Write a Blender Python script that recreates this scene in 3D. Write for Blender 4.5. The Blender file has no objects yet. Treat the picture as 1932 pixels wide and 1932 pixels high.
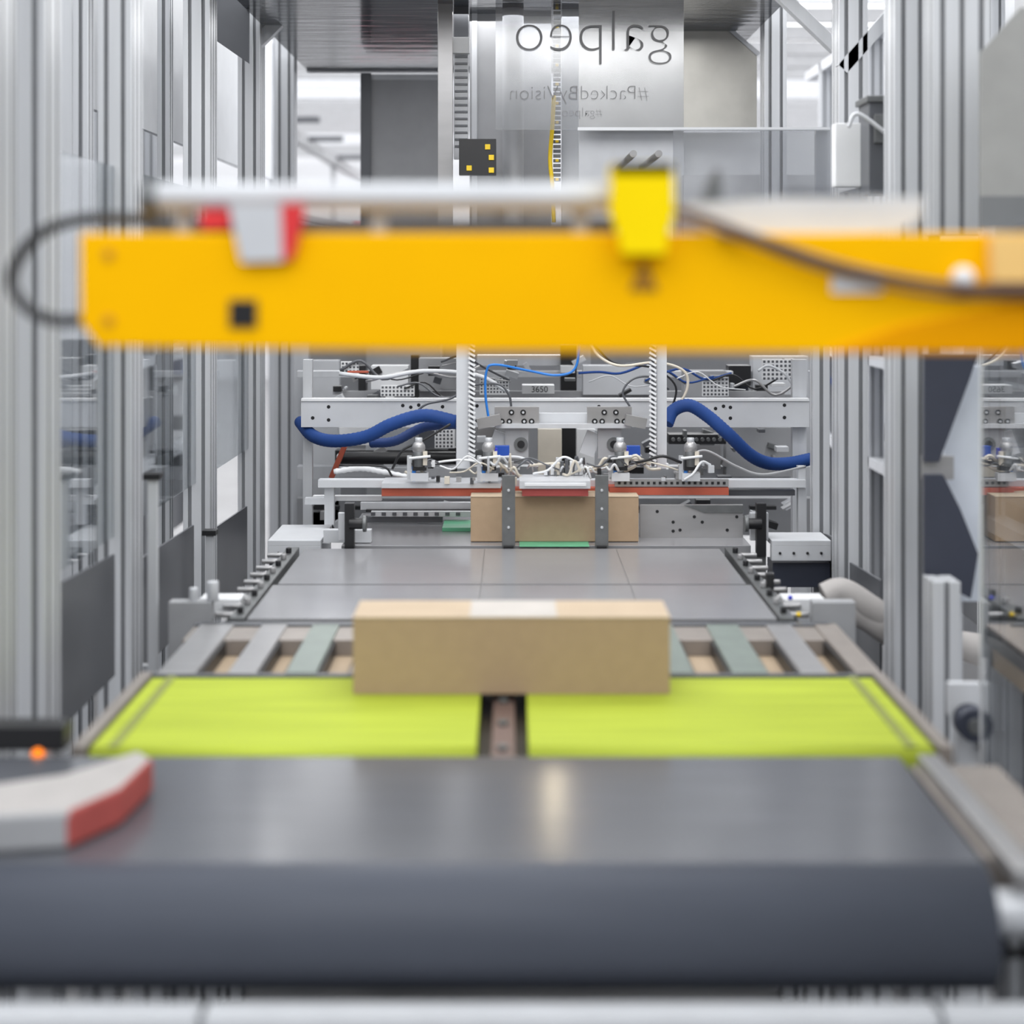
import bpy, bmesh, math, random
from mathutils import Vector, Matrix
random.seed(7)
sc=bpy.context.scene
try:
    sc.view_settings.view_transform='Standard'; sc.view_settings.look='None'
except Exception: pass
CZ=1.69
def W(px,py,D): return Vector(((px-966)/3000*D, D, CZ-(py-520)/3000*D))
def X(px,D): return (px-966)/3000*D
def Z(py,D): return CZ-(py-520)/3000*D
def lin(c):
    c=c/255
    return c/12.92 if c<=.04045 else ((c+.055)/1.055)**2.4
MATS={}
def M(name,rgb,rough=.5,metal=0.,var=.06,scale=12,bump=0.,aniso=None,spec=.5,emit=0):
    if name in MATS: return MATS[name]
    m=bpy.data.materials.new(name); m.use_nodes=True
    nt=m.node_tree; p=nt.nodes['Principled BSDF']
    p.inputs['Roughness'].default_value=rough; p.inputs['Metallic'].default_value=metal
    p.inputs['Specular IOR Level'].default_value=spec
    col=[lin(c) for c in rgb]
    tc=nt.nodes.new('ShaderNodeTexCoord'); mp=nt.nodes.new('ShaderNodeMapping')
    if aniso: mp.inputs['Scale'].default_value=aniso
    nz=nt.nodes.new('ShaderNodeTexNoise'); nz.inputs['Scale'].default_value=scale; nz.inputs['Detail'].default_value=5
    nt.links.new(tc.outputs['Object'],mp.inputs[0]); nt.links.new(mp.outputs[0],nz.inputs['Vector'])
    cr=nt.nodes.new('ShaderNodeValToRGB')
    cr.color_ramp.elements[0].position=.3; cr.color_ramp.elements[1].position=.7
    cr.color_ramp.elements[0].color=[max(0,c*(1-var)) for c in col]+[1]
    cr.color_ramp.elements[1].color=[min(1,c*(1+var)) for c in col]+[1]
    nt.links.new(nz.outputs[0],cr.inputs[0]); nt.links.new(cr.outputs[0],p.inputs['Base Color'])
    if bump:
        b=nt.nodes.new('ShaderNodeBump'); b.inputs['Strength'].default_value=bump; b.inputs['Distance'].default_value=.01
        nt.links.new(nz.outputs[0],b.inputs['Height']); nt.links.new(b.outputs[0],p.inputs['Normal'])
    if emit:
        p.inputs['Emission Color'].default_value=col+[1]; p.inputs['Emission Strength'].default_value=emit
    MATS[name]=m; return m
def plexi(name,refl,tint=(235,238,240),rough=.02):
    m=bpy.data.materials.new(name); m.use_nodes=True; nt=m.node_tree; nt.nodes.clear()
    o=nt.nodes.new('ShaderNodeOutputMaterial'); mx=nt.nodes.new('ShaderNodeMixShader')
    t=nt.nodes.new('ShaderNodeBsdfTransparent'); g=nt.nodes.new('ShaderNodeBsdfGlossy')
    t.inputs[0].default_value=[lin(c) for c in tint]+[1]
    g.inputs['Roughness'].default_value=rough; g.inputs['Color'].default_value=(.95,.95,.95,1)
    nz=nt.nodes.new('ShaderNodeTexNoise'); nz.inputs['Scale'].default_value=6; nz.inputs['Detail'].default_value=8
    tc=nt.nodes.new('ShaderNodeTexCoord'); nt.links.new(tc.outputs['Object'],nz.inputs['Vector'])
    mr=nt.nodes.new('ShaderNodeMapRange'); mr.inputs[1].default_value=.3; mr.inputs[2].default_value=.7
    mr.inputs[3].default_value=refl*.8; mr.inputs[4].default_value=refl*1.2
    nt.links.new(nz.outputs[0],mr.inputs[0]); nt.links.new(mr.outputs[0],mx.inputs[0])
    nt.links.new(t.outputs[0],mx.inputs[1]); nt.links.new(g.outputs[0],mx.inputs[2]); nt.links.new(mx.outputs[0],o.inputs[0])
    MATS[name]=m; return m

alu=M('aluminium',(204,206,210),.35,.25,.05,30,aniso=(1,1,.05))
alud=M('aluminium_slot_shaded',(138,140,144),.5,.1)  # darker copy of the aluminium, groove shade put into the colour
steel=M('brushed_steel',(168,167,168),.28,.5,.08,20,aniso=(.2,3,1))
steeld=M('dark_steel',(108,110,111),.4,.4,.12,30)
plate=M('slide_plate',(152,152,155),.2,.25,.04,5)
belt=M('grey_rubber_belt',(88,90,96),.2,.0,.05,9,aniso=(.5,4,1),spec=.6)
beltr=M('grey_rubber_belt_shaded',(76,80,90),.5,.0,.05,9,aniso=(.5,4,1),spec=.2)  # darker, duller belt copy: shade of the roller front put into the colour
yb=M('lime_belt',(168,182,62),.65,0,.14,7,aniso=(.4,8,1),spec=.15)
ybd=M('lime_belt_edge',(132,140,62),.5)
orange=M('yellow_orange_paint',(254,188,0),.5,0,.03,6,spec=.06)
oranged=M('orange_paint_shaded',(232,156,0),.5,0,.05,4,spec=.06)  # beam paint with shade mixed into the colour
yel=M('bright_yellow',(254,220,0),.5,0,.03,spec=.1)
card=M('cardboard',(174,150,124),.9,0,.03,40,bump=.03,spec=.1)
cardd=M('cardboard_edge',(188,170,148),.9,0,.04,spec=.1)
label=M('paper_label',(186,180,174),.7)
white=M('white_paint',(226,227,229),.45,0,.03)
lgrey=M('light_grey_paint',(200,202,206),.5,.0,.04)
mgrey=M('mid_grey_paint',(160,161,164),.5,.05,.05)
dgrey=M('dark_grey_panel',(92,94,99),.35,.2,.1,5)
navy=M('navy_panel',(54,58,72),.45,0,.05)
black=M('black_plastic',(26,26,29),.4)
blue=M('blue_hose',(34,68,132),.65,0,.1,spec=.3)
cyanb=M('blue_airline',(40,120,205),.35)
indigo=M('indigo_plastic',(52,58,190),.4)
cream=M('cream_tube',(212,204,190),.4)
redor=M('orange_foam',(176,84,62),.6,0,.12)
redr=M('red_foam',(172,84,80),.7,0,.08,spec=.2)
rtape=M('red_tape',(222,50,54),.4)
green=M('green_belt',(100,180,140),.4)
gslat=M('green_grey_slat',(126,136,130),.4,.2,.08,20)
bslat=M('brown_grey_slat',(150,142,136),.4,.3,.08,20)
tan=M('tan_inner',(172,152,128),.7)
cloth=M('grey_sleeve',(170,166,164),.8,0,.06,20,bump=.2)
ylab=M('yellow_dot',(236,200,30),.5)
amber=M('amber_led',(255,130,20),.4,emit=1.0)
ink=M('faint_ink',(142,142,144),.6,spec=.2)
roofm=M('dark_roof_panel',(58,62,70),.12,.0,.35,5,bump=.35,aniso=(.5,3,1))
floorm=M('concrete_floor',(124,124,126),.4,0,.1,3)
wallm=M('wall_paint',(206,207,210),.7,0,.04,2)
ceilm=M('ceiling_white',(238,239,242),.6,0,.03,2)
strip=M('ceiling_lamp_strip',(255,255,255),.5,emit=3.2)
plx=plexi('plexiglass_reflective',.55); plxl=plexi('plexiglass_side',.35,rough=.04)
plxh=plexi('plexiglass_hazy',.13,(228,229,231),.2)

class B:
    def __init__(s,name): s.name=name; s.bm=bmesh.new(); s.mats=[]
    def mi(s,m):
        if m not in s.mats: s.mats.append(m)
        return s.mats.index(m)
    def face(s,vs,m):
        try:
            f=s.bm.faces.new(vs); f.material_index=s.mi(m); return f
        except ValueError: return None
    def box(s,x0,x1,y0,y1,z0,z1,m,rot=0,about=None):
        if x0>x1:x0,x1=x1,x0
        if z0>z1:z0,z1=z1,z0
        v=[s.bm.verts.new((x,y,z)) for x in(x0,x1) for y in(y0,y1) for z in(z0,z1)]
        for q in((0,1,3,2),(4,6,7,5),(0,4,5,1),(2,3,7,6),(0,2,6,4),(1,5,7,3)): s.face([v[i] for i in q],m)
        if rot:
            c=Vector(about) if about else Vector(((x0+x1)/2,(y0+y1)/2,(z0+z1)/2))
            bmesh.ops.rotate(s.bm,verts=v,cent=c,matrix=Matrix.Rotation(rot,3,'Y'))
    def pb(s,a,b,c,d,D,dep,m,rot=0): s.box(X(a,D),X(b,D),D,D+dep,Z(d,D),Z(c,D),m,rot)
    def prism(s,pts,axis,t,m,side=None,sides=None):
        off=Vector(axis)*t
        a=[s.bm.verts.new(p) for p in pts]; b=[s.bm.verts.new(Vector(p)+off) for p in pts]
        s.face(a,m); s.face(b[::-1],m)
        n=len(a)
        for i in range(n): s.face([a[i],b[i],b[(i+1)%n],a[(i+1)%n]],sides[i] if sides else (side or m))
    def poly(s,pp,D,t,m): s.prism([W(p[0],p[1],D) for p in pp],(0,1,0),t,m)
    def cyl(s,p0,p1,r,m,seg=20,r2=None):
        p0=Vector(p0);p1=Vector(p1); d=(p1-p0).normalized(); u=d.orthogonal().normalized(); w=d.cross(u)
        r2=r if r2 is None else r2
        a=[];b=[]
        for i in range(seg):
            t=2*math.pi*i/seg; o=u*math.cos(t)+w*math.sin(t)
            a.append(s.bm.verts.new(p0+o*r)); b.append(s.bm.verts.new(p1+o*r2))
        s.face(a[::-1],m); s.face(b,m)
        for i in range(seg):
            f=s.face([a[i],a[(i+1)%seg],b[(i+1)%seg],b[i]],m)
            if f: f.smooth=True
    def sph(s,c,r,m,sc=(1,1,1)):
        g=bmesh.ops.create_uvsphere(s.bm,u_segments=16,v_segments=10,radius=r,matrix=Matrix.Translation(c)@Matrix.Diagonal((*sc,1)))
        fs={f for v in g['verts'] for f in v.link_faces}
        for f in fs: f.material_index=s.mi(m); f.smooth=True
    def tube(s,pts,r,m,seg=12,sub=8,ribs=0):
        pts=[Vector(p) for p in pts]
        P=[]
        q=[pts[0]*2-pts[1]]+pts+[pts[-1]*2-pts[-2]]
        for i in range(1,len(q)-2):
            for k in range(sub):
                t=k/sub
                P.append(.5*((2*q[i])+(q[i+1]-q[i-1])*t+(2*q[i-1]-5*q[i]+4*q[i+1]-q[i+2])*t*t+(-q[i-1]+3*q[i]-3*q[i+1]+q[i+2])*t**3))
        P.append(pts[-1])
        u=None
        rings=[]
        for i,p in enumerate(P):
            d=((P[min(i+1,len(P)-1)]-P[max(i-1,0)])).normalized()
            if u is None: u=d.orthogonal().normalized()
            u=(u-d*u.dot(d)).normalized(); w=d.cross(u)
            rr=r(i/(len(P)-1)) if callable(r) else r
            if ribs and i%2: rr*=1+ribs
            rings.append([s.bm.verts.new(p+(u*math.cos(2*math.pi*k/seg)+w*math.sin(2*math.pi*k/seg))*rr) for k in range(seg)])
        for a,b in zip(rings,rings[1:]):
            for k in range(seg):
                f=s.face([a[k],a[(k+1)%seg],b[(k+1)%seg],b[k]],m)
                if f:f.smooth=True
        s.face(rings[0][::-1],m); s.face(rings[-1],m)
    def ptube(s,pp,D,rpx,m,**k):
        s.tube([W(p[0],p[1],p[2] if len(p)>2 else D) for p in pp],rpx*D/3000,m,**k)
    def post(s,x0,x1,y0,y1,z0,z1,m=None,unit=.045):
        m=m or alu; sides=[]
        def edge(p,q):
            L=(q-p).length; n=max(1,round(L/unit)); d=(q-p)/L; nin=Vector((-d.y,d.x,0))
            out=[p]; g=.005; dp=.008; sides.append(m)
            for i in range(n):
                c=p+d*(L*(i+.5)/n)
                out+= [c-d*g, c-d*g+nin*dp, c+d*g+nin*dp, c+d*g]; sides.extend([alud,alud,alud,m])
            return out
        c=[Vector((x0,y0,z0)),Vector((x1,y0,z0)),Vector((x1,y1,z0)),Vector((x0,y1,z0))]
        pts=[]
        for i in range(4): pts+=edge(c[i],c[(i+1)%4])
        s.prism(pts,(0,0,1),z1-z0,m,sides=sides)
    def done(s,bev=0.0,parent=None,seg=2):
        bmesh.ops.recalc_face_normals(s.bm,faces=s.bm.faces)
        me=bpy.data.meshes.new(s.name); s.bm.to_mesh(me); s.bm.free()
        for m in s.mats: me.materials.append(m)
        o=bpy.data.objects.new(s.name,me); sc.collection.objects.link(o)
        if bev:
            md=o.modifiers.new('bevel','BEVEL'); md.width=bev; md.segments=seg; md.limit_method='ANGLE'; md.angle_limit=math.radians(50)
        if parent: o.parent=parent
        return o
def empty(n):
    o=bpy.data.objects.new(n,None); sc.collection.objects.link(o); return o

# ---------------- room ----------------
def plane_box(n,*a,m): b=B(n); b.box(*a,m); return b.done()
plane_box('floor',-6,6,-2,26,-.1,0,m=floorm)
plane_box('wall_back',-6,6,26,26.2,0,3.8,m=wallm)
plane_box('wall_left',-6.2,-6,-2,26.2,0,3.8,m=wallm)
plane_box('wall_right',6,6.2,-2,26.2,0,3.8,m=wallm)
b=B('ceiling'); b.box(-6,6,8.2,26,3.75,3.85,ceilm)
y=8.6
while y<25.8:
    b.box(-6,6,y,y+.07,3.6,3.75,mgrey if int(y*3)%3 else lgrey)
    b.box(-6,6,y+.12,y+.76,3.70,3.75,strip)
    y+=.85
b.done()

# ---------------- front grey belt conveyor ----------------
def belt_profile(b,x0,x1,yf,yb_,zt,r,m,m2=None):
    pts=[]
    for i in range(33):
        t=math.pi/2+math.pi*i/32
        pts.append(Vector((x0,yf+math.cos(t)*r,zt-r+math.sin(t)*r)))
    pts+= [Vector((x0,yb_,zt-2*r)),Vector((x0,yb_,zt))]
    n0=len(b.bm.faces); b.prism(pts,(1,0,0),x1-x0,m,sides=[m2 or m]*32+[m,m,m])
    b.bm.faces.ensure_lookup_table()
    for f in b.bm.faces[n0+2:n0+2+32]: f.smooth=True
par=empty('grey_belt_conveyor')
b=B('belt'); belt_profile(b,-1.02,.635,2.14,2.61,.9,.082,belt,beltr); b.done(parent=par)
b=B('frame')
b.box(.655,.80,2.2,2.615,.80,.885,bslat); b.box(.665,.70,2.1,2.61,.885,.905,steel)
b.cyl((.636,2.13,.838),(.70,2.13,.838),.03,alu); b.cyl((.70,2.13,.838),(.72,2.13,.838),.04,steeld)
b.box(-1.05,.80,2.06,2.12,.55,.72,black)
for a,c in((-1.05,-.397),(-.39,.540),(.548,.85)): b.box(a,c,2.0,2.045,.66,.757,lgrey)
for x in(-.95,.72): b.post(x,x+.08,2.3,2.38,0,.80)
b.box(-1.02,.8,2.3,2.34,.70,.72,black)
b.done(.003,parent=par)

# ---------------- lime belts ----------------
par=empty('lime_belt_conveyor')
b=B('belts')
for x0,x1 in((-.705,-.06),(.028,.705)):
    belt_profile(b,x0,x1,2.67,3.12,.9,.03,yb)
b.done(parent=par)
b=B('frame')
b.box(-.06,.028,2.64,3.15,.84,.872,black); b.box(-.035,.005,2.64,3.15,.87,.885,M('rust_brown',(110,90,84),.5))
for y in(2.7,2.85,3.0): b.cyl((-.016,y,.885),(-.016,y,.893),.010,steeld)
for sx in(-1,1):
    b.box(sx*.712,sx*.735,2.65,3.15,.80,.905,bslat)
    b.box(sx*.660,sx*.678,2.66,3.13,.8995,.902,ybd)
    for y in(2.68,3.05): b.post(sx*.70-.03,sx*.70+.03,y,y+.06,0,.80)
b.box(-.72,.72,2.66,3.1,.80,.835,black)
b.done(.002,parent=par)

# ---------------- slotted transfer table ----------------
par=empty('slotted_transfer_table')
b=B('bed'); b.box(-.72,.72,3.16,3.62,.80,.86,tan)
b.box(-.72,.72,3.155,3.175,.84,.897,dgrey); b.box(-.72,.72,3.60,3.63,.80,.9,dgrey)
b.box(-.72,.72,3.47,3.60,.86,.895,bslat)
def xs(p): return (p-966)/943
sl=[(300,372,steel),(432,486,steel),(540,598,gslat),(660,720,bslat),(770,830,gslat),(890,1040,bslat),(1100,1160,gslat),(1210,1252,bslat),(1262,1308,gslat),(1380,1448,gslat),(1508,1562,steel),(1612,1660,bslat)]
for i,(a,c,m) in enumerate(sl):
    b.box(xs(a),xs(c),3.165,3.61,.862,.9,m)
    b.box(xs(a)-.006,xs(a),3.17,3.6,.86,.892,black); b.box(xs(c),xs(c)+.006,3.17,3.6,.86,.892,black)
for sx in(-1,1):
    for y in(3.2,3.5): b.post(sx*.68-.03,sx*.68+.03,y,y+.06,0,.80)
b.done(.0015,parent=par)

# ---------------- plate conveyor ----------------
par=empty('slide_plate_conveyor')
b=B('plates')
for i,(y0,y1,w) in enumerate(((3.66,4.06,.61),(4.075,4.60,.60))):
    b.box(-w,w,y0,y1,.875,.9,plate)
b.box(-.6,.6,4.06,4.075,.86,.89,black)
for x in(-.08,.30): b.box(x,x+.002,3.67,4.58,.9,.9006,steeld)
b.done(.002,parent=par)
b=B('side_rails')
for sx in(-1,1):
    b.box(sx*.615,sx*.65,3.65,4.60,.84,.905,steeld)
    b.box(sx*.655,sx*.69,3.7,4.58,.80,.86,black)
    for k in range(9):
        y=3.7+k*.1; b.cyl((sx*.632,y,.905),(sx*.632,y,.92),.008,steel if k%2 else black,10)
        b.cyl((sx*.65,y+.05,.89),(sx*.70,y+.05,.89),.007,steel,8)
    for y in(3.7,4.4): b.post(sx*.66-.03,sx*.66+.03,y,y+.06,0,.84)
    b.box(sx*.66,sx*.76,3.86,3.93,.87,.905,white); b.box(sx*.70,sx*.80,3.7,3.74,.80,.93,mgrey)
b.cyl((-.70,3.72,.93),(-.70,3.72,.975),.014,alu,14); b.cyl((-.745,3.72,.93),(-.745,3.72,.96),.010,alu,14)
b.box(.64,.66,4.0,4.02,.9,.94,black); b.sph((.66,3.66,.91),.006,ylab); b.sph((.665,3.8,.92),.006,indigo)
b.done(.002,parent=par)

# ---------------- cardboard boxes ----------------
def cbox(x0,x1,y0,y1,z0,z1,tape=True):
    b=B('cardboard_box')
    b.box(x0,x1,y0,y1,z0,z1,card)
    xm=(y0+y1)/2
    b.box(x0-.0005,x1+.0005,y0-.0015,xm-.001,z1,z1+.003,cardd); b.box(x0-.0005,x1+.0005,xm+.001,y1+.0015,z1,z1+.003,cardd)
    if tape: b.box(x0+.22,x0+.385,y0+.0,y1,z1+.003,z1+.0035,label)
    return b.done(.004)
cbox(-.300,.298,3.0,3.15,.9005,1.043)
cbox(X(888,4.72),X(1205,4.72),4.72,4.90,.9005,Z(938,4.72),False)

# ---------------- table at the gripper ----------------
par=empty('folding_station_table')
b=B('table')
b.box(-.50,.70,4.66,5.3,.87,.8985,plate)
b.box(X(980,4.65),X(1112,4.65),4.64,5.0,.8985,.9000,green)
b.box(X(835,4.95),X(888,4.95),4.92,5.08,.8985,.91,green)
b.box(-.56,.74,4.63,4.66,.80,.875,steeld)
b.pb(1207,1402,952,1024,4.8,.01,steel)
for (px,py) in((1270,985),(1283,1000),(1310,975),(1325,985),(1345,965),(1375,960),(1390,975),(1372,1000),(1270,1002),(1240,965)):
    p=W(px,py,4.8); b.cyl(p-Vector((0,.002,0)),p+Vector((0,.001,0)),.005,black,10)
b.poly([(1290,953),(1402,953),(1402,968),(1330,968)],4.795,.004,steeld)
b.pb(680,888,948,962,5.1,.02,alu); b.pb(700,888,965,975,5.05,.02,lgrey); b.pb(610,700,1000,1024,4.7,.03,lgrey)
b.pb(690,888,962,966,5.08,.02,black); b.pb(690,835,976,986,5.06,.02,dgrey)
for k in range(9): b.pb(700+k*20,708+k*20,967,973,5.045,.004,dgrey)
for y in(4.7,5.2):
    for x in(-.5,.66): b.post(x,x+.04,y,y+.04,0,.87)
b.done(.001,parent=par)
b=B('stop_brackets')
for a,c in((947,972),(1123,1148)):
    b.pb(a,c,897,1038,4.62,.012,steeld); b.pb(a+3,c-3,1030,1045,4.61,.03,black)
    for yy in(925,960,995):
        p=W((a+c)/2,yy,4.62); b.cyl(p-Vector((0,.004,0)),p,.004,alu,10)
for a,c in((650,668),(1428,1446)):
    b.pb(a,c,950,1050,4.62,.03,black); s_=1 if a<900 else -1
    p=W((a+c)/2,988,4.62); b.cyl(p,p+Vector((s_*.045,0,0)),.016,black); b.cyl(p+Vector((s_*.04,0,0)),p+Vector((s_*.05,0,0)),.024,steeld)
    b.pb(a-12,c-14 if a<900 else c+4,968,1020,4.65,.02,alu)
b.done(.001,parent=par)

b=B('side_support_table')
b.pb(505,605,1020,1030,4.68,.3,lgrey); b.pb(505,605,1030,1058,4.68,.03,lgrey); b.pb(508,598,1060,1105,4.72,.2,navy)
for px in(508,585): b.box(X(px,4.68),X(px,4.68)+.03,4.93,4.96,0,.86,alu)
for k in range(3):
    p=W(525+k*30,1044,4.675); b.cyl(p,p+Vector((0,.01,0)),.004,black,8)
b.done(.001)
b=B('side_support_table')
b.pb(1456,1568,1020,1030,4.60,.15,lgrey); b.pb(1456,1568,1030,1058,4.60,.03,lgrey); b.pb(1458,1566,1062,1108,4.63,.1,navy)
for px in(1480,1550): b.box(X(px,4.6),X(px,4.6)+.03,4.72,4.75,0,.86,alu)
for k in range(4):
    p=W(1472+k*26,1044,4.595); b.cyl(p,p+Vector((0,.01,0)),.004,black,8)
b.done(.001)

# ---------------- machine frame posts ----------------
ZT=3.1
b=B('aluminium_machine_frame')
left=[(2.80,2.90),(3.08,3.19),(3.78,3.9),(4.76,4.88),(5.71,5.83),(6.6,6.7)]
for y0,y1 in left: b.post(-.985,-.905,y0,y1,0,ZT)
for y0,y1 in((3.3,3.34),(4.2,4.26),(5.2,5.26)): b.post(-1.16,-1.12,y0,y1,0,ZT,unit=.03)
b.post(.905,.985,3.76,3.87,0,ZT)
b.box(.990,1.02,3.79,3.86,0,ZT,steeld)
zz=.2
while zz<ZT: b.box(.993,1.017,3.785,3.79,zz,zz+.012,black); zz+=.03
b.post(.905,.985,4.40,4.5,0,ZT); b.post(.905,.955,4.78,4.83,0,Z(450,4.8)); b.post(1.03,1.07,4.3,4.36,0,ZT,unit=.03)
b.post(.905,1.03,3.42,3.5,1.78,ZT); b.post(.905,.965,3.42,3.5,0,Z(1085,3.5))
b.post(.905,.985,5.7,5.8,1.9,ZT)
for sx in(-1,1): b.box(sx*.905,sx*.985,2.7,6.7,ZT,ZT+.08,alu)
for y in(2.8,4.8,6.62): b.box(-.985,.985,y,y+.08,ZT+.08,ZT+.16,alu)
def bar(b,p,q,w,t,m):
    p=Vector(p);q=Vector(q); d=(q-p).normalized(); n=Vector((-d.z,0,d.x))*w/2
    b.prism([p-n,p+n,q+n,q-n],(0,1,0),t,m)
bar(b,W(484,80,5.75),W(640,-75,5.75),.045,.04,alu)
bar(b,W(1580,90,4.6),W(1440,-45,4.6),.035,.04,alu)
bar(b,W(1590,130,4.4),W(1740,-40,4.4),.035,.04,alu)
b.done(.0008,seg=1)

b=B('lower_guard_panel')
for y0,y1,zt,zb in((3.2,3.70,1.062,.76),(3.95,4.62,.985,.70),(4.92,5.55,.905,.62)):
    b.prism([Vector((-.93,y0,zb)),Vector((-.93,y1,zb)),Vector((-.93,y1,zt-.02)),Vector((-.93,y0,zt))],(1,0,0),.006,dgrey)
    b.box(-.955,-.905,y0,y0+.03,0,zb+.02,alu)
b.done()
b=B('lower_guard_panel')
for y0,y1,zt,zb in((4.52,4.75,.94,.6),(4.02,4.38,.92,.60)):
    b.prism([Vector((.93,y0,zb)),Vector((.93,y1,zb)),Vector((.93,y1,zt-.02)),Vector((.93,y0,zt))],(1,0,0),.006,dgrey)
    b.box(.905,.955,y0,y0+.03,0,zb+.02,alu)
b.done()
for px,D,top in((287,3.72,905),(395,4.6,1010),):
    b=B('sensor_rod'); p=W(px,top,D); b.box(p.x-.011,p.x+.011,D,D+.02,0,p.z,alu); b.box(p.x-.02,p.x+.02,D-.01,D+.03,p.z,p.z+.015,black)
    b.done(.001)

# plexiglass
b=B('plexiglass_panel'); b.box(.905,.909,1.3,3.06,.45,1.78,plx)
b.box(.904,.914,3.06,3.075,0,1.78,lgrey); b.box(.9,.914,1.27,1.3,0,1.78,alu); b.done()
b=B('plexiglass_panel')
for y0,y1 in((3.19,3.78),(3.9,4.76),(4.88,5.71)): b.box(-.95,-.946,y0,y1,1.07,1.95,plxl)
b.done()

b=B('safety_shield')
b.pb(1782,1850,690,1135,3.62,.02,M('shield_white',(204,210,220),.5))
b.poly([(1745,670),(1845,670),(1830,715),(1772,872),(1745,872)],3.55,.02,navy)
b.poly([(1745,896),(1780,896),(1812,960),(1846,1045),(1832,1130),(1745,1085)],3.55,.02,navy)
b.pb(1740,1800,860,905,3.57,.01,steel)
b.box(X(1790,3.64),X(1800,3.64)+.02,3.64,3.68,0,Z(700,3.64),alu)
b.done(.001)
b=B('upper_shield')
b.poly([(1850,100),(1925,15),(2150,15),(2150,370),(1850,370)],3.2,.01,M('smoke_grey',(158,158,156),.4))
b.poly([(1850,370),(2150,370),(2150,440),(1850,440)],3.2,.01,M('smoke_grey_dark',(120,122,124),.4))
b.box(1.1,1.14,3.21,3.25,0,2.2,alu); b.done()

b=B('flexible_exhaust_sleeve')
b.tube([W(1560,1150,3.98),W(1600,1150,3.96),W(1680,1185,3.95),W(1760,1205,3.95),W(1850,1235,3.95),W(1960,1300,3.95)],lambda t:.042+.009*math.sin(t*17),cloth,seg=16,sub=10)
b.tube([W(1555,1128,3.96),W(1590,1118,3.96),W(1640,1148,3.95),W(1700,1190,3.95)],.036,cloth,seg=14)
b.poly([(1685,1205),(1860,1262),(1850,1300),(1690,1240)],3.9,.03,steel)
b.box(1.1,1.13,3.94,3.97,0,.80,alu)
b.done()
b=B('guide_roller')
c=W(1835,1365,3.12); b.cyl(c-Vector((.0,.02,0)),c+Vector((0,.03,0)),.032,navy,28); b.cyl(c-Vector((0,.025,0)),c+Vector((0,.035,0)),.015,steeld)
b.box(c.x-.02,c.x+.02,3.15,3.19,0,c.z,alu); b.pb(1790,1850,1290,1350,3.15,.02,lgrey)
b.ptube([(1850,1400,3.14),(1860,1440,3.14),(1900,1490,3.14),(1960,1530,3.14)],2.9,6,black)
b.ptube([(1850,1390,3.12),(1875,1450,3.12),(1925,1475,3.12),(1990,1500,3.12)],2.9,5,navy)
b.done()

# ---------------- yellow crossbeam ----------------
par=empty('yellow_linear_axis_beam')
D=1.9
b=B('beam'); b.prism([W(150,440,D),W(2260,440,D),W(2260,668,D),W(900,664,D),W(185,654,D),W(152,610,D)],(0,1,0),.10,orange)
b.poly([(1560,666),(1700,615),(1932,572),(2258,560),(2258,667)],D-.004,.01,oranged)  # thin plate that paints the shading on the beam's lower right
b.done(.003,parent=par)
b=B('fittings')
b.pb(432,484,566,618,D-.004,.006,black)
for yy in(480,605):
    p=W(205,yy,D); b.cyl(p-Vector((0,.003,0)),p,.0065,M('bolt_brown',(200,140,10),.5))
b.poly([(1156,308),(1270,308),(1273,400),(1262,440),(1256,480),(1174,480),(1166,440),(1152,400)],D-.03,.03,yel)
b.pb(1156,1270,308,330,D-.03,.09,yel)
wb=M('sign_brown',(130,92,10),.5)
b.poly([(1215,490),(1242,548),(1188,548)],D-.003,.003,wb); b.poly([(1215,506),(1231,542),(1199,542)],D-.004,.002,M('sign_amber',(190,130,0),.5)); b.pb(1213,1217,516,534,D-.0045,.001,wb)
b.cyl(W(290,372,D+.03),W(1175,372,D+.03),.0175,lgrey,24); b.cyl(W(270,375,D+.03),W(300,375,D+.03),.02,steeld,24)
b.pb(275,1160,412,441,D+.035,.03,dgrey)
for px in(330,700,1080): b.pb(px,px+30,385,441,D+.03,.02,mgrey)
b.poly([(432,385),(530,385),(533,492),(455,495),(442,440)],D-.012,.012,lgrey)
b.poly([(530,385),(573,385),(570,420),(552,488),(533,492)],D-.012,.012,rtape)
b.pb(378,432,398,432,D+.01,.02,rtape)
b.poly([(1285,385),(1480,372),(1745,372),(1735,415),(1690,438),(1440,445),(1330,425)],D+.05,.02,M('duct_offwhite',(198,206,216),.5,spec=.2))
b.pb(1480,1640,360,374,D+.06,.02,dgrey)
b.poly([(1332,350),(1348,318),(1358,318),(1366,385),(1320,385)],D+.07,.01,steeld)
b.pb(1570,1665,516,552,D-.006,.007,white); b.sph(W(1817,525,D-.01),.014,white)
b.pb(1872,2100,442,532,D-.02,.02,M('pale_peach',(240,196,120),.5))  # pale block, a reflection on the beam put into colour
b.post(.80,.86,1.92,1.98,0,1.60)
b.done(.001,parent=par)
b=B('cables')
b.ptube([(1270,392,1.94),(1330,412),(1430,450),(1600,505),(1790,540),(1950,546),(2200,560)],D-.022,9,M('brown_cable',(88,66,60),.4))
b.ptube([(1270,420,1.94),(1400,452),(1560,510),(1760,555),(1950,560),(2200,575)],D-.012,6,M('tan_cable',(150,120,84),.4))
b.ptube([(300,415,1.96),(160,413,1.96),(70,445,1.96),(22,520,1.96),(48,578,1.95),(105,604,1.94),(175,600,1.93)],D,12,black,sub=10)
b.done(parent=par)

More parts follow.
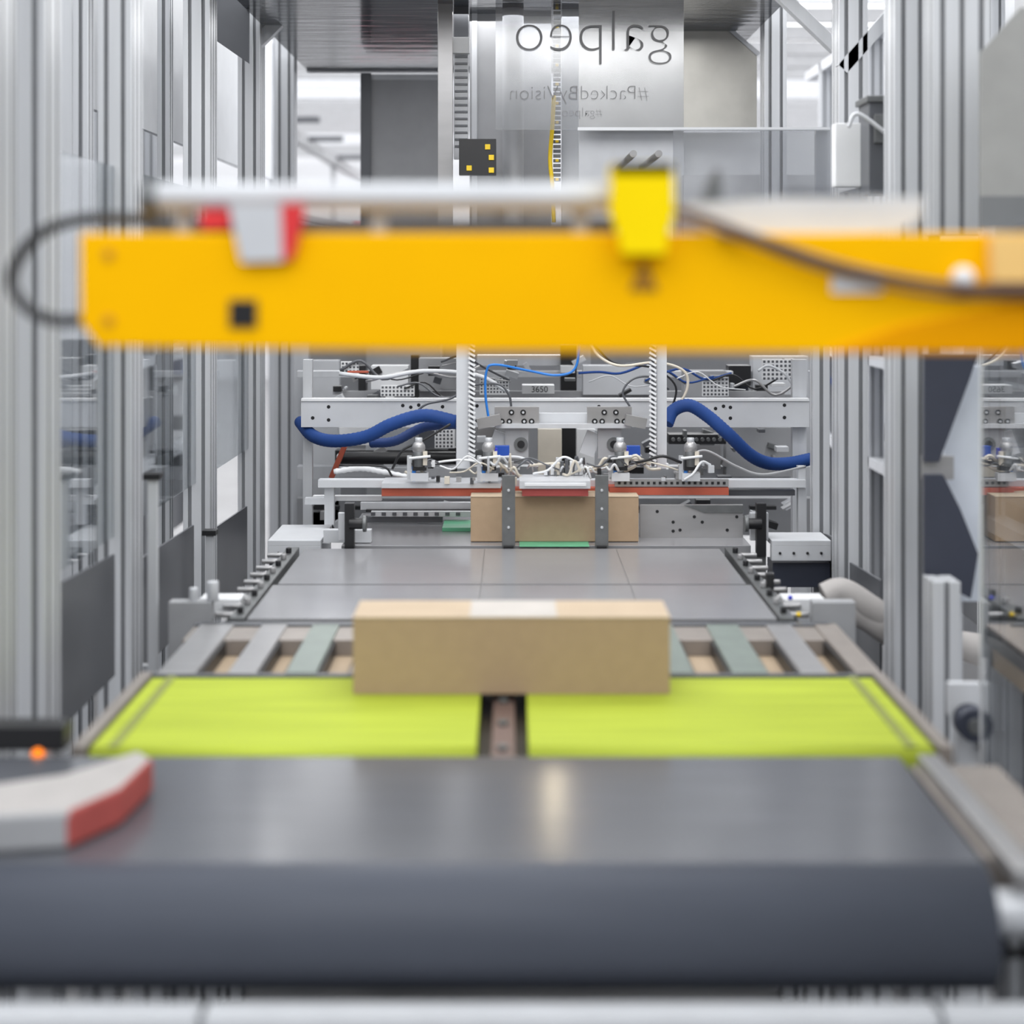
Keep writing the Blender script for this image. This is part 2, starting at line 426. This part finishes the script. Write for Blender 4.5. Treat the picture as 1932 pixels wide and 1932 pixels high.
# ---------------- foreground padded arm ----------------
b=B('padded_guide_arm')
def gp(px,py,z):
    Dd=(CZ-z)*3000/(py-520); return Vector((X(px,Dd),Dd,z))
zt=.955; zl=.901
top=[gp(-200,1548,zt),gp(130,1530,zt),gp(230,1486,zt),gp(288,1430,zt),gp(262,1414,zt),gp(120,1458,zt),gp(-200,1505,zt)]
bt=[Vector((p.x,p.y,zl)) for p in top]
a=[b.bm.verts.new(p) for p in top]; c=[b.bm.verts.new(p) for p in bt]
b.face(a,cloth); b.face(c[::-1],cloth)
for i in range(7):
    b.face([a[i],c[i],c[(i+1)%7],a[(i+1)%7]],redr if i in(1,2,3) else mgrey)
b.done(.008,seg=3)
b=B('sensor_box'); b.box(X(-60,2.63),-.74,2.625,2.68,.905,.945,black); b.box(-.80,-.76,2.63,2.67,0,.906,alu); c=W(70,1424,2.62); b.cyl(c,c+Vector((0,.01,0)),.010,amber,16)
b.done(.002)

# ---------------- gripper gantry ----------------
par=empty('suction_gripper_gantry')
b=B('crossbeam')
b.pb(568,1527,752,806,5.2,.04,lgrey)
b.pb(568,1527,752,757,5.195,.04,white)
for px in(760,775,790,835,900,1130,1350,1365,1378,1480,590,620,1100,1155):
    for py in(768,790):
        if random.random()<.65:
            p=W(px,py+random.uniform(-4,4),5.2); b.cyl(p-Vector((0,.001,0)),p,.006,black,10)
b.box(X(568,5.2),X(568,5.2)+.03,5.245,5.28,0,Z(680,5.2),alu); b.box(X(1500,5.2),X(1527,5.2),5.245,5.28,0,Z(680,5.2),alu)
b.done(.001,parent=par)
b=B('gripper')
for a,c in((861,886),(1240,1258)): b.pb(a,c,560,884,4.9,.03,lgrey)
for x,w in((890,7),(1232,7)):
    for k in range(26):
        yy=640+k*9; b.pb(x-w,x+w,yy,yy+4,4.88,.014,white,rot=.5)
    b.pb(x-3,x+3,560,880,4.885,.008,dgrey)
for cx in(975,1150):
    b.pb(cx-42,cx+42,768,806,4.98,.03,steel); b.pb(cx-22,cx+22,806,865,4.98,.03,mgrey)
    for dx,dy in((-28,795),(-14,795),(14,795),(28,795),(-10,778),(12,778)):
        p=W(cx+dx,dy,4.98); b.cyl(p-Vector((0,.004,0)),p,.009,black,12); b.cyl(p-Vector((0,.006,0)),p,.004,alu,8)
    p=W(cx+8,838,4.98); b.cyl(p-Vector((0,.006,0)),p,.022,steeld,18); b.cyl(p-Vector((0,.008,0)),p,.012,black,14)
    b.pb(cx-50,cx-22,815,860,5.0,.02,lgrey,rot=.35)
b.pb(935,1190,800,808,4.96,.03,alu)
b.pb(1010,1120,780,800,5.0,.03,lgrey)
b.pb(600,1520,906,920,4.88,.05,lgrey)
b.pb(1160,1375,905,918,4.80,.02,steel)
for k in range(19): b.pb(1166+k*11,1171+k*11,909,914,4.797,.005,black)
b.pb(720,945,921,936,4.80,.12,redor); b.pb(1150,1375,920,934,4.80,.12,redor); b.pb(720,1375,921,934,4.84,.1,redor)
b.pb(985,1110,922,936,4.66,.15,redr); b.pb(980,1114,908,922,4.65,.16,alu); b.pb(990,1106,912,917,4.645,.02,white)
b.pb(720,945,912,921,4.79,.14,alu)
b.pb(612,630,905,990,4.9,.03,alu); b.pb(1506,1520,880,1010,4.9,.03,alu); b.pb(575,612,940,952,4.9,.03,alu)
b.pb(1375,1500,925,935,4.9,.03,dgrey); b.pb(590,720,936,945,4.95,.03,white)
for x in(790,922,1170,1303):
    p=W(x,845,4.78); b.sph(p,.020,steel,(1,1,1.1)); b.cyl(W(x,835,4.78),W(x,826,4.78),.011,alu,14)
    b.cyl(W(x,850,4.78),W(x,880,4.78),.017,steeld,16); b.pb(x-12,x+14,868,888,4.77,.03,black)
    b.cyl(W(x-9,880,4.78),W(x-9,908,4.78),.006,cyanb,10); b.pb(x-16,x+18,893,908,4.77,.03,lgrey)
    b.pb(x+8,x+16,852,878,4.765,.012,cream); b.cyl(W(x-18,865,4.76),W(x+22,861,4.76),.004,white,8)
    b.pb(x-22,x-14,860,905,4.79,.01,alu)
for x in(946,1193):
    b.pb(x-13,x+15,842,862,4.86,.03,M('royal_blue',(36,78,170),.4)); b.pb(x-24,x-8,846,866,4.78,.02,indigo)
b.pb(900,945,786,806,4.93,.03,steel,rot=-.2); b.pb(1180,1220,786,806,4.93,.03,steel,rot=.2)
for k in range(42):
    x0=random.choice((790,922,960,1000,1060,1100,1170,1290))+random.uniform(-15,15); x1=x0+random.uniform(-110,110)
    x0=min(max(x0,765),1340); x1=min(max(x1,765),1340)
    y0=random.uniform(866,900); y1=random.uniform(866,902); d=random.uniform(4.74,4.86)
    m=random.choice((cream,cream,cream,white,lgrey,black,cream,dgrey))
    b.ptube([(x0,y0+6,d),((x0*2+x1)/3,y0-random.uniform(0,14),d-.01),((x0+2*x1)/3,y1-random.uniform(-8,8),d),(x1,y1,d+.02)],d,random.uniform(1.3,3.0),m,seg=8,sub=5)
for k in range(50):
    x=random.uniform(770,1340); y=random.uniform(864,903); w=random.uniform(4,12)
    b.pb(x,x+w,y,y+random.uniform(4,14),random.uniform(4.76,4.84),.02,random.choice((steel,alu,white,dgrey,black,cream,steel,steeld)))
for k in range(8):
    x=1030+k*9; b.pb(x,x+7,868+abs(k-4)*3,896,4.78,.02,random.choice((alu,cream,dgrey,white)))
b.done(.0006,parent=par,seg=1)
b=B('hoses')
b.ptube([(566,795,5.3),(590,822,5.2),(630,832,5.1),(690,824,5.05),(740,800,5.02),(800,784,5.0),(862,796,4.98)],5,12,blue,sub=14,ribs=.07,seg=16)
b.ptube([(700,836,5.15),(745,832,5.12),(800,806,5.1),(862,800,5.0)],5,9,M('navy_hose',(34,60,116),.5),sub=14,ribs=.07,seg=14)
b.ptube([(1258,800,4.98),(1270,775,5.0),(1300,765,5.0),(1335,785,5.0),(1375,820,5.0),(1415,858,5.05),(1450,874,5.1),(1490,874,5.15),(1530,866,5.2)],5,12,blue,sub=14,ribs=.07,seg=16)
b.ptube([(922,790,4.95),(916,745,4.95),(918,700,4.95),(935,688,4.95),(1000,700,5),(1050,708,5),(1085,695,5),(1095,640,5)],5,2.4,cyanb,seg=8)
b.ptube([(965,770),(960,745),(940,725),(890,728),(850,752),(800,765),(770,800)],5.05,2.2,dgrey,seg=8)
b.ptube([(640,705),(720,712),(800,700),(900,708),(960,740)],5.1,4,lgrey,seg=8)
b.ptube([(690,720),(780,700),(860,712),(905,690)],5.12,2.5,steel,seg=8)
b.ptube([(1110,640),(1130,672),(1170,690),(1240,684),(1290,700),(1296,735),(1270,780)],5.0,2.6,cream,seg=8)
b.ptube([(1120,650),(1160,685),(1230,694),(1275,730),(1260,790)],5.02,2,black,seg=8)
b.ptube([(1190,770),(1175,740),(1195,715),(1230,712),(1262,735)],5.02,2,dgrey,seg=8)
b.ptube([(1430,700),(1450,690),(1480,705),(1500,730),(1520,735)],5.3,2.5,lgrey,seg=8)
b.ptube([(740,885),(760,850),(800,830),(850,800)],4.9,2.4,black,seg=8)
b.ptube([(1290,870),(1330,850),(1390,880),(1440,895),(1520,880)],4.9,2.2,mgrey,seg=8)
b.ptube([(630,890),(680,884),(720,890),(770,900)],4.95,4.5,white,seg=8,ribs=.3)
b.ptube([(640,878),(720,880),(740,898)],4.93,2,black,seg=8)
b.done(parent=par)

# ---------------- rear machine ----------------
b=B('rear_packaging_machine')
DR=6.0
b.pb(560,1540,640,1010,DR+1.0,.05,mgrey)
b.pb(575,640,680,1000,DR+.2,.05,lgrey)
b.pb(560,1530,700,712,DR-.1,.04,alu); b.pb(640,1480,738,750,DR-.2,.03,mgrey)
for a,c,y0,y1,m in((775,790,670,760,black),(1058,1088,650,900,black),(676,690,690,748,black),(1375,1417,690,728,black),(1380,1412,728,752,navy),
    (900,1060,670,690,alu),(700,770,690,735,white),(790,860,676,735,mgrey),(1100,1230,690,745,lgrey),(1290,1370,700,750,mgrey),(1420,1525,672,745,lgrey),
    (1015,1060,810,900,cream),(1088,1122,810,890,white),(940,1000,755,870,mgrey),(1122,1160,812,890,lgrey),
    (690,870,806,850,lgrey),(1262,1370,820,838,black),(1295,1360,838,885,steel),(1370,1500,806,900,mgrey),(640,700,806,840,white),
    (632,860,850,878,black),(640,860,882,900,alu),(985,1046,727,743,white),(900,960,800,835,steel),(790,850,812,845,dgrey)):
    b.pb(a,c,y0,y1,DR+random.uniform(-.3,.0)if m not in (white,cream) else (DR-.36 if m is white else DR-.45),.08,m)
for k in range(150):
    x=random.uniform(575,1500); y=random.choice((random.uniform(672,750),random.uniform(808,900),random.uniform(940,985))); w=random.uniform(4,30); h=random.uniform(3,18)
    if 985<x+w and x<1125 and y>755 : continue
    if x+w>980 and x<1050 and 705<y<745: continue
    d=random.uniform(5.5,5.95)
    b.pb(x,x+w,y,y+h,d,.05,random.choice((alu,lgrey,white,steel,mgrey,dgrey,black,black,steeld,steeld)),rot=random.choice((0,0,0,.3,-.5)))
def perf(x0,x1,y0,y1,st,d):
    b.pb(x0,x1,y0,y1,d,.01,white)
    x=x0+2
    while x<x1-3:
        y=y0+2
        while y<y1-3: b.pb(x,x+st*.55,y,y+st*.55,d-.002,.003,dgrey); y+=st
        x+=st
perf(643,677,682,708,7,5.45); perf(1438,1512,678,716,8,5.45); perf(718,782,727,748,7,5.45); perf(905,960,712,745,6,5.5); perf(1325,1375,712,748,7,5.5); perf(820,858,810,846,7,5.4)
for k in range(10): p=W(1270+k*11,829,5.6); b.cyl(p-Vector((0,.01,0)),p,.007,steeld,8)
b.cyl(W(640,864,5.5),W(860,864,5.5),.022,black,16)
for k in range(14):
    x=random.choice((random.uniform(600,860),random.uniform(1090,1400))); y=random.uniform(680,740)
    b.ptube([(x,y),(x+40,y-20*random.random()),(x+80,y+20*random.random()),(x+130,y+random.uniform(-20,40))],random.uniform(5.35,5.5),random.uniform(1.3,3),random.choice((black,lgrey,steel,dgrey,blue,white)),seg=6,sub=5)
b.pb(632,642,840,905,5.4,.02,redor,rot=.4); b.pb(655,695,700,704,5.35,.02,redor)
for a in (568,1100,1525): b.box(X(a,6.3)-.03,X(a,6.3)+.03,6.3,6.36,0,CZ-.2,alu)
b.pb(560,1540,880,905,5.98,.06,alu); b.pb(560,1540,940,1010,6.2,.06,mgrey)
for k in range(12): b.pb(590+k*75,640+k*75,955,962,5.9,.03,random.choice((black,dgrey,white)))
b.done(.0008,seg=1)
def text(n,s,loc,size,m,mirror=False,parent=None,off=0):
    c=bpy.data.curves.new(n,'FONT'); c.body=s; c.size=size; c.align_x='CENTER'; c.align_y='CENTER'; c.extrude=.0008; c.offset=off
    c.materials.append(m); o=bpy.data.objects.new(n,c); sc.collection.objects.link(o)
    o.location=loc; o.rotation_euler=(math.pi/2,0,math.pi if mirror else 0)
    if parent: o.parent=parent
    return o
rp=empty('machine_label'); text('label_number','3650',W(1018,735,5.62),.030,black,parent=rp)

# ---------------- upper structures ----------------
b=B('dark_roof_panel'); zr=Z(132,7.0); b.box(-.903,.903,4.0,7.0,zr,zr+.02,roofm); b.box(-.903,.903,6.98,7.03,zr-.01,zr+.05,mgrey)
b.done()
b=B('grey_control_cabinet')
b.pb(700,832,140,640,6.6,.3,mgrey); b.pb(680,700,138,640,6.58,.3,dgrey); b.pb(700,832,140,150,6.59,.02,lgrey)
b.box(X(690,6.6),X(830,6.6),6.62,6.88,0,Z(640,6.6),mgrey)
b.done(.002)
par=empty('lift_column')
b=B('column')
b.pb(826,854,-80,640,5.3,.04,steel)
b.pb(886,952,-80,640,5.5,.1,mgrey); b.pb(890,900,-80,640,5.49,.01,lgrey)
b.cyl(W(968,-80,5.4),W(968,640,5.4),.036,mgrey,24)
b.pb(985,1040,-80,640,5.55,.05,mgrey); b.pb(1060,1092,-80,640,5.4,.05,lgrey)
for k in range(45):
    y=-60+k*9; b.pb(1044,1058,y,y+6,5.35,.02,steeld if k%2 else dgrey)
    if k%4==0: b.pb(1048,1054,y,y+5,5.345,.01,ylab)
b.ptube([(1045,180),(1042,240),(1038,300),(1042,350),(1045,420)],5.33,4,ylab,seg=8)
b.pb(856,884,-80,95,5.35,.03,dgrey); b.pb(856,884,95,300,5.36,.03,lgrey); b.pb(852,886,70,100,5.33,.03,white)
b.pb(866,936,262,330,5.2,.05,black)
for x,y in((915,272),(922,292),(880,312),(922,316)): b.pb(x,x+10,y,y+10,5.195,.006,ylab)
for k in range(14): b.pb(858,882,105+k*13,109+k*13,5.355,.01,dgrey)
b.box(X(826,5.3),X(1092,5.3),5.3,5.6,Z(645,5.3),Z(625,5.3),steeld)
b.done(.001,parent=par)
b=B('added_streak_lamp')  # glowing tube added behind the beam to put a streak on the belt
wl=M('streak_tube_glow',(255,236,200),.4,emit=85)
b.cyl((.129,4.9,1.57),(.129,4.9,1.80),.003,wl,12); b.box(.119,.139,4.91,5.32,1.555,1.57,steeld); b.box(.122,.136,4.893,4.907,1.555,1.57,black); b.box(.120,.138,4.908,4.916,1.56,1.81,steeld)
b.done(parent=par)
par=empty('printed_sign_panel')
b=B('panel'); b.poly([(1090,28),(1340,28),(1428,105),(1428,245),(1090,245)],5.9,.01,M('sign_grey',(180,179,176),.6,spec=.2))
b.poly([(1092,22),(1344,22),(1436,100),(1428,106),(1340,30),(1092,30)],5.89,.02,lgrey)
b.poly([(1290,28),(1340,28),(1428,105),(1428,245),(1290,245)],5.89,.01,M('sign_beige',(184,182,176),.6,spec=.2))
b.done(parent=par)
pf=B('clear_print_sheet'); pf.pb(935,1290,-30,245,5.16,.004,plxh); pf.done(parent=par)
text('lettering','galpeo',W(1118,62,5.15),.20,ink,True,par,-.005)
text('lettering','#PackedByVision',W(1092,176,5.15),.066,ink,True,par,-.0015)
text('lettering','#galpeo',W(1098,212,5.15),.042,ink,True,par,-.001)
b=B('hazy_guard_sheet')
b.pb(1270,1566,244,640,5.0,.004,plxh); b.pb(1090,1566,240,246,5.0,.01,lgrey); b.pb(1290,1560,330,640,5.9,.05,M('haze_grey',(202,203,205),.5))
b.pb(1092,1290,246,640,5.95,.05,lgrey); b.pb(1290,1560,250,330,6.0,.04,white)
b.pb(1540,1566,240,640,5.02,.03,alu)
for x in(1195,1243): p=W(x,290,5.2); b.cyl(p,p+Vector((0,.7,0)),.012,steel,14)
b.done()
b=B('wall_mounted_drive_unit')
b.pb(1640,1702,185,365,4.0,.12,dgrey); b.pb(1636,1706,180,192,3.99,.14,steeld); b.pb(1576,1640,232,352,4.1,.05,white); b.pb(1650,1690,215,270,3.99,.02,steeld)
b.ptube([(1600,240),(1620,215),(1690,260),(1740,240)],3.97,4,lgrey,seg=8); b.box(.905,1.0,4.1,4.4,1.92,1.96,alu)
b.done(.002)

b=B('storage_rack')
xr=-2.0
for y0 in(10.2,12.2,14.6,18): b.box(xr-.05,xr,y0,y0+.06,0,3.05,mgrey)
b.box(xr-.05,xr+.02,10,22,2.93,3.05,mgrey); b.box(xr-.05,xr+.02,10,22,2.2,2.28,mgrey)
for y0 in(10.6,12,13.6,15.5,18):
    b.box(xr,xr+.35,y0,y0+.08,3.0,3.05,dgrey)
    for k in range(5): b.cyl((xr+.021,y0+.3+k*.2,2.99),(xr+.025,y0+.3+k*.2,2.99),.02,black,8)
b.box(-2,-1.0,20,20.2,1.7,2.35,M('pink_crate',(216,150,160),.6)); b.box(-2.05,-.98,19.9,20.3,0,1.7,lgrey)
b.done()

def neighbor(sx,seed):
    random.seed(seed)
    b=B('neighbouring_machine')
    x0=1.75
    b.box(sx*(x0+.4),sx*(x0+.45),3.5,9.5,.0,2.9,lgrey)
    for y in(3.6,4.3,5.1,5.9,6.8,7.8,9): b.post(min(sx*x0,sx*(x0+.08)),max(sx*x0,sx*(x0+.08)),y,y+.08,0,2.9)
    for z in(.75,1.25,1.9,2.85): b.box(sx*x0,sx*(x0+.08),3.5,9.5,z,z+.05,alu)
    b.box(sx*(x0+.1),sx*(x0+.38),3.6,9.3,.3,.72,dgrey)
    for k in range(90):
        y=random.uniform(3.7,9.2); z=random.uniform(.8,1.7); w=random.uniform(.03,.25); h=random.uniform(.02,.12)
        b.box(sx*(x0+.05+random.uniform(0,.15)),sx*(x0+.3),y,y+w,z,z+h,random.choice((alu,white,lgrey,steel,dgrey,mgrey,black,blue,steeld)))
    b.box(sx*(x0+.02),sx*(x0+.07),3.6,5.6,2.15,2.85,mgrey)
    b.done()
neighbor(-1,3); neighbor(1,5)
b=B('upper_side_panel')
b.box(-1.30,-1.28,4.6,8.5,2.2,2.95,lgrey); b.box(-1.30,-1.26,4.55,4.6,0,2.95,alu); b.box(-1.30,-1.26,8.5,8.55,0,2.95,alu)
b.poly([(398,-60),(470,-60),(470,120),(398,70)],5.4,.01,dgrey)
b.done()

# ---------------- lights ----------------
w=bpy.data.worlds.new('world'); sc.world=w; w.use_nodes=True
nt=w.node_tree; bg=nt.nodes['Background']; bg.inputs[1].default_value=1.38
tc=nt.nodes.new('ShaderNodeTexCoord'); sp=nt.nodes.new('ShaderNodeSeparateXYZ'); mr=nt.nodes.new('ShaderNodeMapRange'); cr=nt.nodes.new('ShaderNodeValToRGB')
nt.links.new(tc.outputs['Generated'],sp.inputs[0]); nt.links.new(sp.outputs[2],mr.inputs[0]); mr.inputs[1].default_value=-1; mr.inputs[2].default_value=1
nt.links.new(mr.outputs[0],cr.inputs[0]); nt.links.new(cr.outputs[0],bg.inputs[0])
e=cr.color_ramp.elements; e[0].position=.44; e[0].color=(.06,.06,.07,1); e[1].position=.68; e[1].color=(.95,.975,1,1)
def area(n,loc,rot,sx,sy,e,c=(1,1,1)):
    l=bpy.data.lights.new(n,'AREA'); l.shape='RECTANGLE'; l.size=sx; l.size_y=sy; l.energy=e; l.color=c
    o=bpy.data.objects.new(n,l); sc.collection.objects.link(o); o.location=loc; o.rotation_euler=rot
area('overhead_fill',(0,.3,3.8),(math.radians(35),0,0),4,2,56,(.97,.985,1))  # overhead fill lights, added out of view to brighten the scene
area('overhead_fill',(-1.6,4.5,3.6),(0,math.radians(-25),0),.5,4,36)
area('overhead_fill',(1.6,4.5,3.6),(0,math.radians(25),0),.5,4,36)
area('overhead_fill',(0,9,3.5),(math.radians(-25),0,0),3,.4,75)
area('under_roof_fill',(0,4.2,2.57),(0,0,0),1.4,.9,22)  # fill lights added to brighten the area below the dark roof
area('under_roof_fill',(0,5.55,2.57),(0,0,0),1.4,.5,12)

cam=bpy.data.cameras.new('camera'); co=bpy.data.objects.new('camera',cam); sc.collection.objects.link(co)
co.location=(0,0,CZ); co.rotation_euler=(math.pi/2,0,0); cam.sensor_width=36; cam.lens=3000/1932*36; cam.shift_y=-(966-520)/1932
cam.dof.use_dof=True; cam.dof.focus_distance=5.1; cam.dof.aperture_fstop=1.6
sc.camera=co
